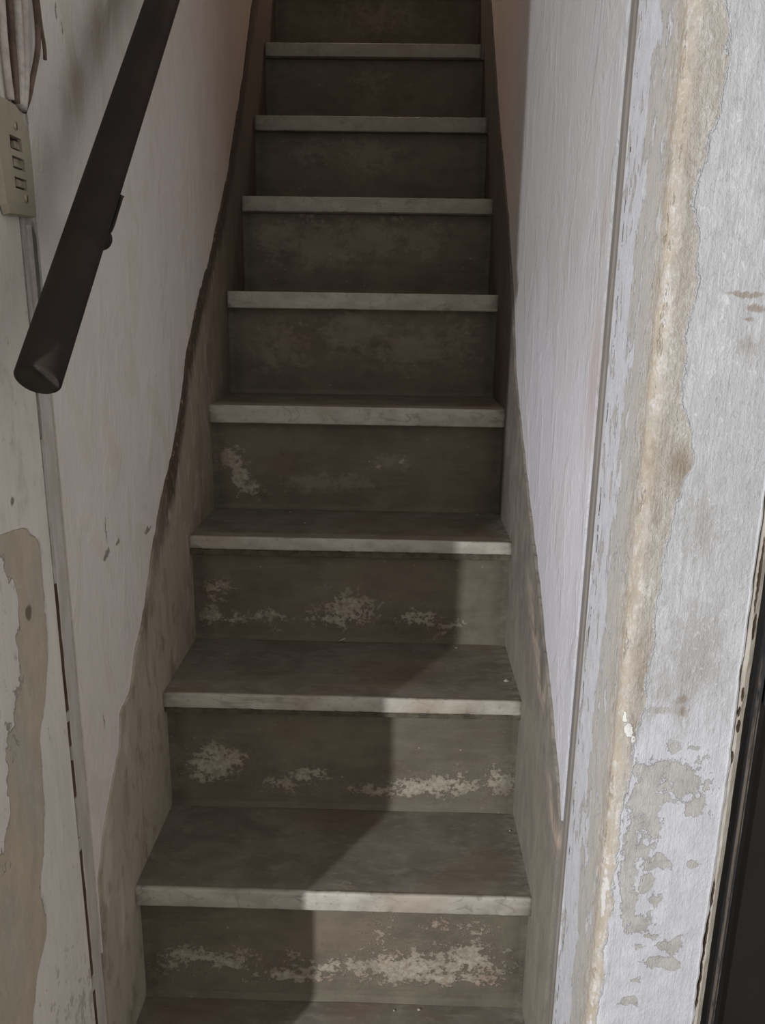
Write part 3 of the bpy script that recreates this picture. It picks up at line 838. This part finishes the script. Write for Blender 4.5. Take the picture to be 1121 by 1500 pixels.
# ------------------------------------------------------------------ switch plate on the left wall
PX = 0.0015
plate = empty('switch_plate', (0, .045, 1.60), label='ivory plastic three-key light switch plate on the left wall above the handrail end', category='light switch')
out = [(.004, 1.5335), (.087, 1.5365), (.0885, 1.60), (.088, 1.636), (.080, 1.652), (.064, 1.668), (.052, 1.674), (-.004, 1.676), (-.008, 1.60), (-.002, 1.545)]
wins = [(.0255, .0585, 1.6160, 1.6325), (.0275, .0620, 1.5930, 1.6080), (.0290, .0640, 1.5690, 1.5830)]
import itertools
def plate_mesh():
    bm = bmesh.new()
    # front face with three real openings: grid over y/z lines, then bevelled rim
    def inside(y, z):
        c = False
        for (ya, za), (yb, zb) in zip(out, out[1:] + out[:1]):
            if (za > z) != (zb > z) and y < (yb - ya) * (z - za) / (zb - za) + ya: c = not c
        return c
    rim = [bm.verts.new((PX, y, z)) for y, z in out]
    cy, cz = .043, 1.605
    ins = [bm.verts.new((PX + .0085, cy + (y - cy) * .94, cz + (z - cz) * .965)) for y, z in out]
    n = len(out)
    for k in range(n): bm.faces.new((rim[k], rim[(k + 1) % n], ins[(k + 1) % n], ins[k]))
    edges = []
    for k in range(n):
        e = bm.edges.get((ins[k], ins[(k + 1) % n])); edges.append(e)
    for ya, yb, za, zb in wins:
        sh = -.0006
        q = [bm.verts.new((PX + .0085, a, b)) for a, b in ((ya, za), (yb, za + sh), (yb, zb + sh), (ya, zb))]
        d = [bm.verts.new((PX + .002, a, b)) for a, b in ((ya, za), (yb, za + sh), (yb, zb + sh), (ya, zb))]
        for k in range(4):
            edges.append(bm.edges.new((q[k], q[(k + 1) % 4])))
            bm.faces.new((q[k], q[(k + 1) % 4], d[(k + 1) % 4], d[k]))
        bm.faces.new(d)
    bmesh.ops.triangle_fill(bm, use_beauty=True, use_dissolve=False, edges=edges, normal=(1, 0, 0))
    bmesh.ops.remove_doubles(bm, verts=bm.verts[:], dist=1e-6)
    return bm
body = link('plate_body', plate_mesh(), MT['plate'], plate)
for k, (ya, yb, za, zb) in enumerate(wins):
    bm = bmesh.new(); box(bm, PX + .0022, PX + .003, ya + .0004, yb - .0004, za + .0004, zb - .0012)
    link('key_recess', bm, MT['socket_dark'], plate)
    bm = bmesh.new()
    y0, y1 = (ya + .012, yb - .005) if k == 0 else (ya + .004, yb - .004)
    z0, z1 = (za + .002, zb - .0055) if k == 0 else (za + .0022, zb - .0030)
    # rocker: two halves meeting at a shallow ridge
    ym = (y0 + y1) / 2
    for a, b in ((y0, ym - .0006), (ym + .0006, y1)):
        box(bm, PX + .003, PX + (.0088 if a == y0 else .0078), a, b, z0, z1, .0008, 1)
    link('switch_key', bm, MT['rocker'], plate)
for y, z in ((.044, 1.6455), (.056, 1.5585)):
    bm = bmesh.new()
    tube(bm, [(PX + .0075, y, z), (PX + .0100, y, z), (PX + .0108, y, z)], [.0052, .0052, .003], 20)
    link('screw', bm, MT['screw'], plate, smooth=True)
    bm = bmesh.new(); box(bm, PX + .0104, PX + .0111, y - .0006, y + .0006, z - .004, z + .004)
    link('screw_slot', bm, MT['socket_dark'], plate)

# cables painted over, running down into the plate
CB = [('brown cable with a clear gap, hanging rightmost but one above the switch plate', [(.142, 1.95), (.145, 1.86), (.147, 1.822), (.148, 1.789), (.140, 1.757), (.113, 1.713), (.098, 1.690), (.080, 1.670)], .0038, 'cable_dark', .012),
      ('thin frayed brown cable end hanging beside the longer cables, rightmost above the switch plate', [(.150, 1.95), (.157, 1.86), (.162, 1.827), (.166, 1.794), (.1715, 1.772), (.170, 1.755)], .0026, 'cable_dark', .008),
      ('grey cable painted over, middle of the bundle above the switch plate', [(.112, 1.95), (.108, 1.86), (.105, 1.81), (.100, 1.77), (.094, 1.735), (.085, 1.70), (.072, 1.672)], .0070, 'cable', .009),
      ('brownish cable left of the bundle above the switch plate', [(.078, 1.95), (.072, 1.86), (.069, 1.797), (.066, 1.76), (.066, 1.726), (.064, 1.70), (.062, 1.676)], .0045, 'cable_dark', .009),
      ('grey painted cable between the two brown ones above the switch plate', [(.094, 1.95), (.089, 1.86), (.086, 1.80), (.083, 1.75), (.078, 1.71), (.069, 1.674)], .0066, 'cable', .008),
      ('leftmost thin cable dropping into the top of the switch plate', [(.056, 1.95), (.052, 1.86), (.048, 1.80), (.045, 1.752), (.045, 1.71), (.048, 1.677)], .0045, 'cable', .008)]
for lab, pts, r, mt, xx in CB:
    P = smooth_pts([(xx * .45 + r * .6, y, z) for y, z in pts])
    bm = bmesh.new(); tube(bm, P, r, 10)
    link('cable', bm, MT[mt], smooth=True, label=lab, category='cable', group='old cables above the switch plate')
# plaster scar and white conduit stub under the plate
bm = bmesh.new(); box(bm, -.004, .0035, .070, .082, 1.395, 1.528, .002, 2)
link('cable_cover', bm, MT['white_fill'], label='short white plastic cable cover running down from under the switch plate', category='cable cover')

# ------------------------------------------------------------------ door on the right: chipped casing, black frame and leaf
door = empty('door_1', (1.4, YR, ZB)); door['kind'] = 'structure'; door['label'] = 'black gloss metal door at the right edge'
bm = bmesh.new()
prof = [(XC + .0005, YR + .002), (XC + .004, YR + .001), (XC + .0105, YR + .004), (XC + .0105, YR + .08), (XC + .0005, YR + .08)]
sweep(bm, prof, ZB, 2.2, 140, [1, 2, 1, 0, 0], .0008, 6, 5, .0006)
link('casing', bm, MT['casing'], door, label='chipped beige casing strip')
bm = bmesh.new()
X0 = XC + .011
prof = [(X0, YR + .012), (X0 + .004, YR + .010), (X0 + .0045, YR + .016), (X0 + .016, YR + .016), (X0 + .0175, YR + .011), (X0 + .021, YR + .010), (X0 + .0225, YR + .018), (X0 + .032, YR + .02), (X0 + .032, YR + .09), (X0, YR + .09)]
sweep(bm, prof, ZB, 2.19, 30, [0] * 10)
link('door_frame', bm, MT['black_frame'], door, smooth=False)
bm = bmesh.new(); box(bm, X0 + .033, 1.94, YR + .03, YR + .06, ZB + .01, 2.18, .002)
link('door_leaf', bm, MT['black'], door)
for z in (.98, .25, 1.75):
    bm = bmesh.new()
    tube(bm, [(X0 + .030, YR + .014, z - .035), (X0 + .030, YR + .014, z - .001)], .0045, 14)
    tube(bm, [(X0 + .030, YR + .014, z + .001), (X0 + .030, YR + .014, z + .035)], .0045, 14)
    link('hinge', bm, MT['black_frame'], door)

# ------------------------------------------------------------------ paint flakes and crumbs lying on the treads
def curl(name, x, y, z, L, lab, rot):
    bm = bmesh.new()
    P = [(x + L * math.cos(rot + a * .9) * (a + .6), y + L * .6 * math.sin(rot + a * 1.4), z + .0024 + .003 * (1 - a * a)) for a in lin(-1, 1, 10)]
    tube(bm, P, [.0006, .0012, .0018, .0022, .0024, .0024, .0022, .0018, .0014, .001, .0006], 6)
    return link(name, bm, MT['flake'], smooth=True, label=lab, category='debris')
curl('paint_curl', .375, .836, .5838, .016, 'thin pale curled shaving lying at the back of the third tread from the bottom', .2)
random.seed(12)
def chip(x, y, z, r, lab, parent=None):
    bm = bmesh.new()
    n = 7
    a = [bm.verts.new((x + r * (.6 + .6 * random.random()) * math.cos(2 * math.pi * k / n), y + r * (.6 + .6 * random.random()) * math.sin(2 * math.pi * k / n), z + .0004)) for k in range(n)]
    t = bm.verts.new((x, y, z + r * .6))
    for k in range(n): bm.faces.new((a[k], a[(k + 1) % n], t))
    bm.faces.new(a[::-1])
    return link('paint_chip', bm, MT['flake'], label=lab, category='debris', group='plaster chips on the treads')
for x, y, z, r, lab in ((.58, .285, .001, .0042, 'largest white plaster crumb at the back of the bottom tread'),
                        (.528, .281, .001, .0028, 'small plaster crumb left of the larger one on the bottom tread'),
                        (.775, .633, .5838, .007, 'rough plaster chip near the right end of the third tread'),
                        (.22, 1.065, .8635, .0035, 'white crumb at the back of the fourth tread, left part'),
                        (.273, .959, .8625, .0035, 'white crumb in the middle of the fourth tread, left part'),
                        (.735, 1.07, .8638, .004, 'pale crumb at the back right of the fourth tread'),
                        (.793 - .012, .49, .2875, .0032, 'white crumb at the right end of the second tread'),
                        (.671, .81, .5838, .0035, 'pale crumb at the back of the third tread, right part')):
    chip(x, y, z, r, lab)
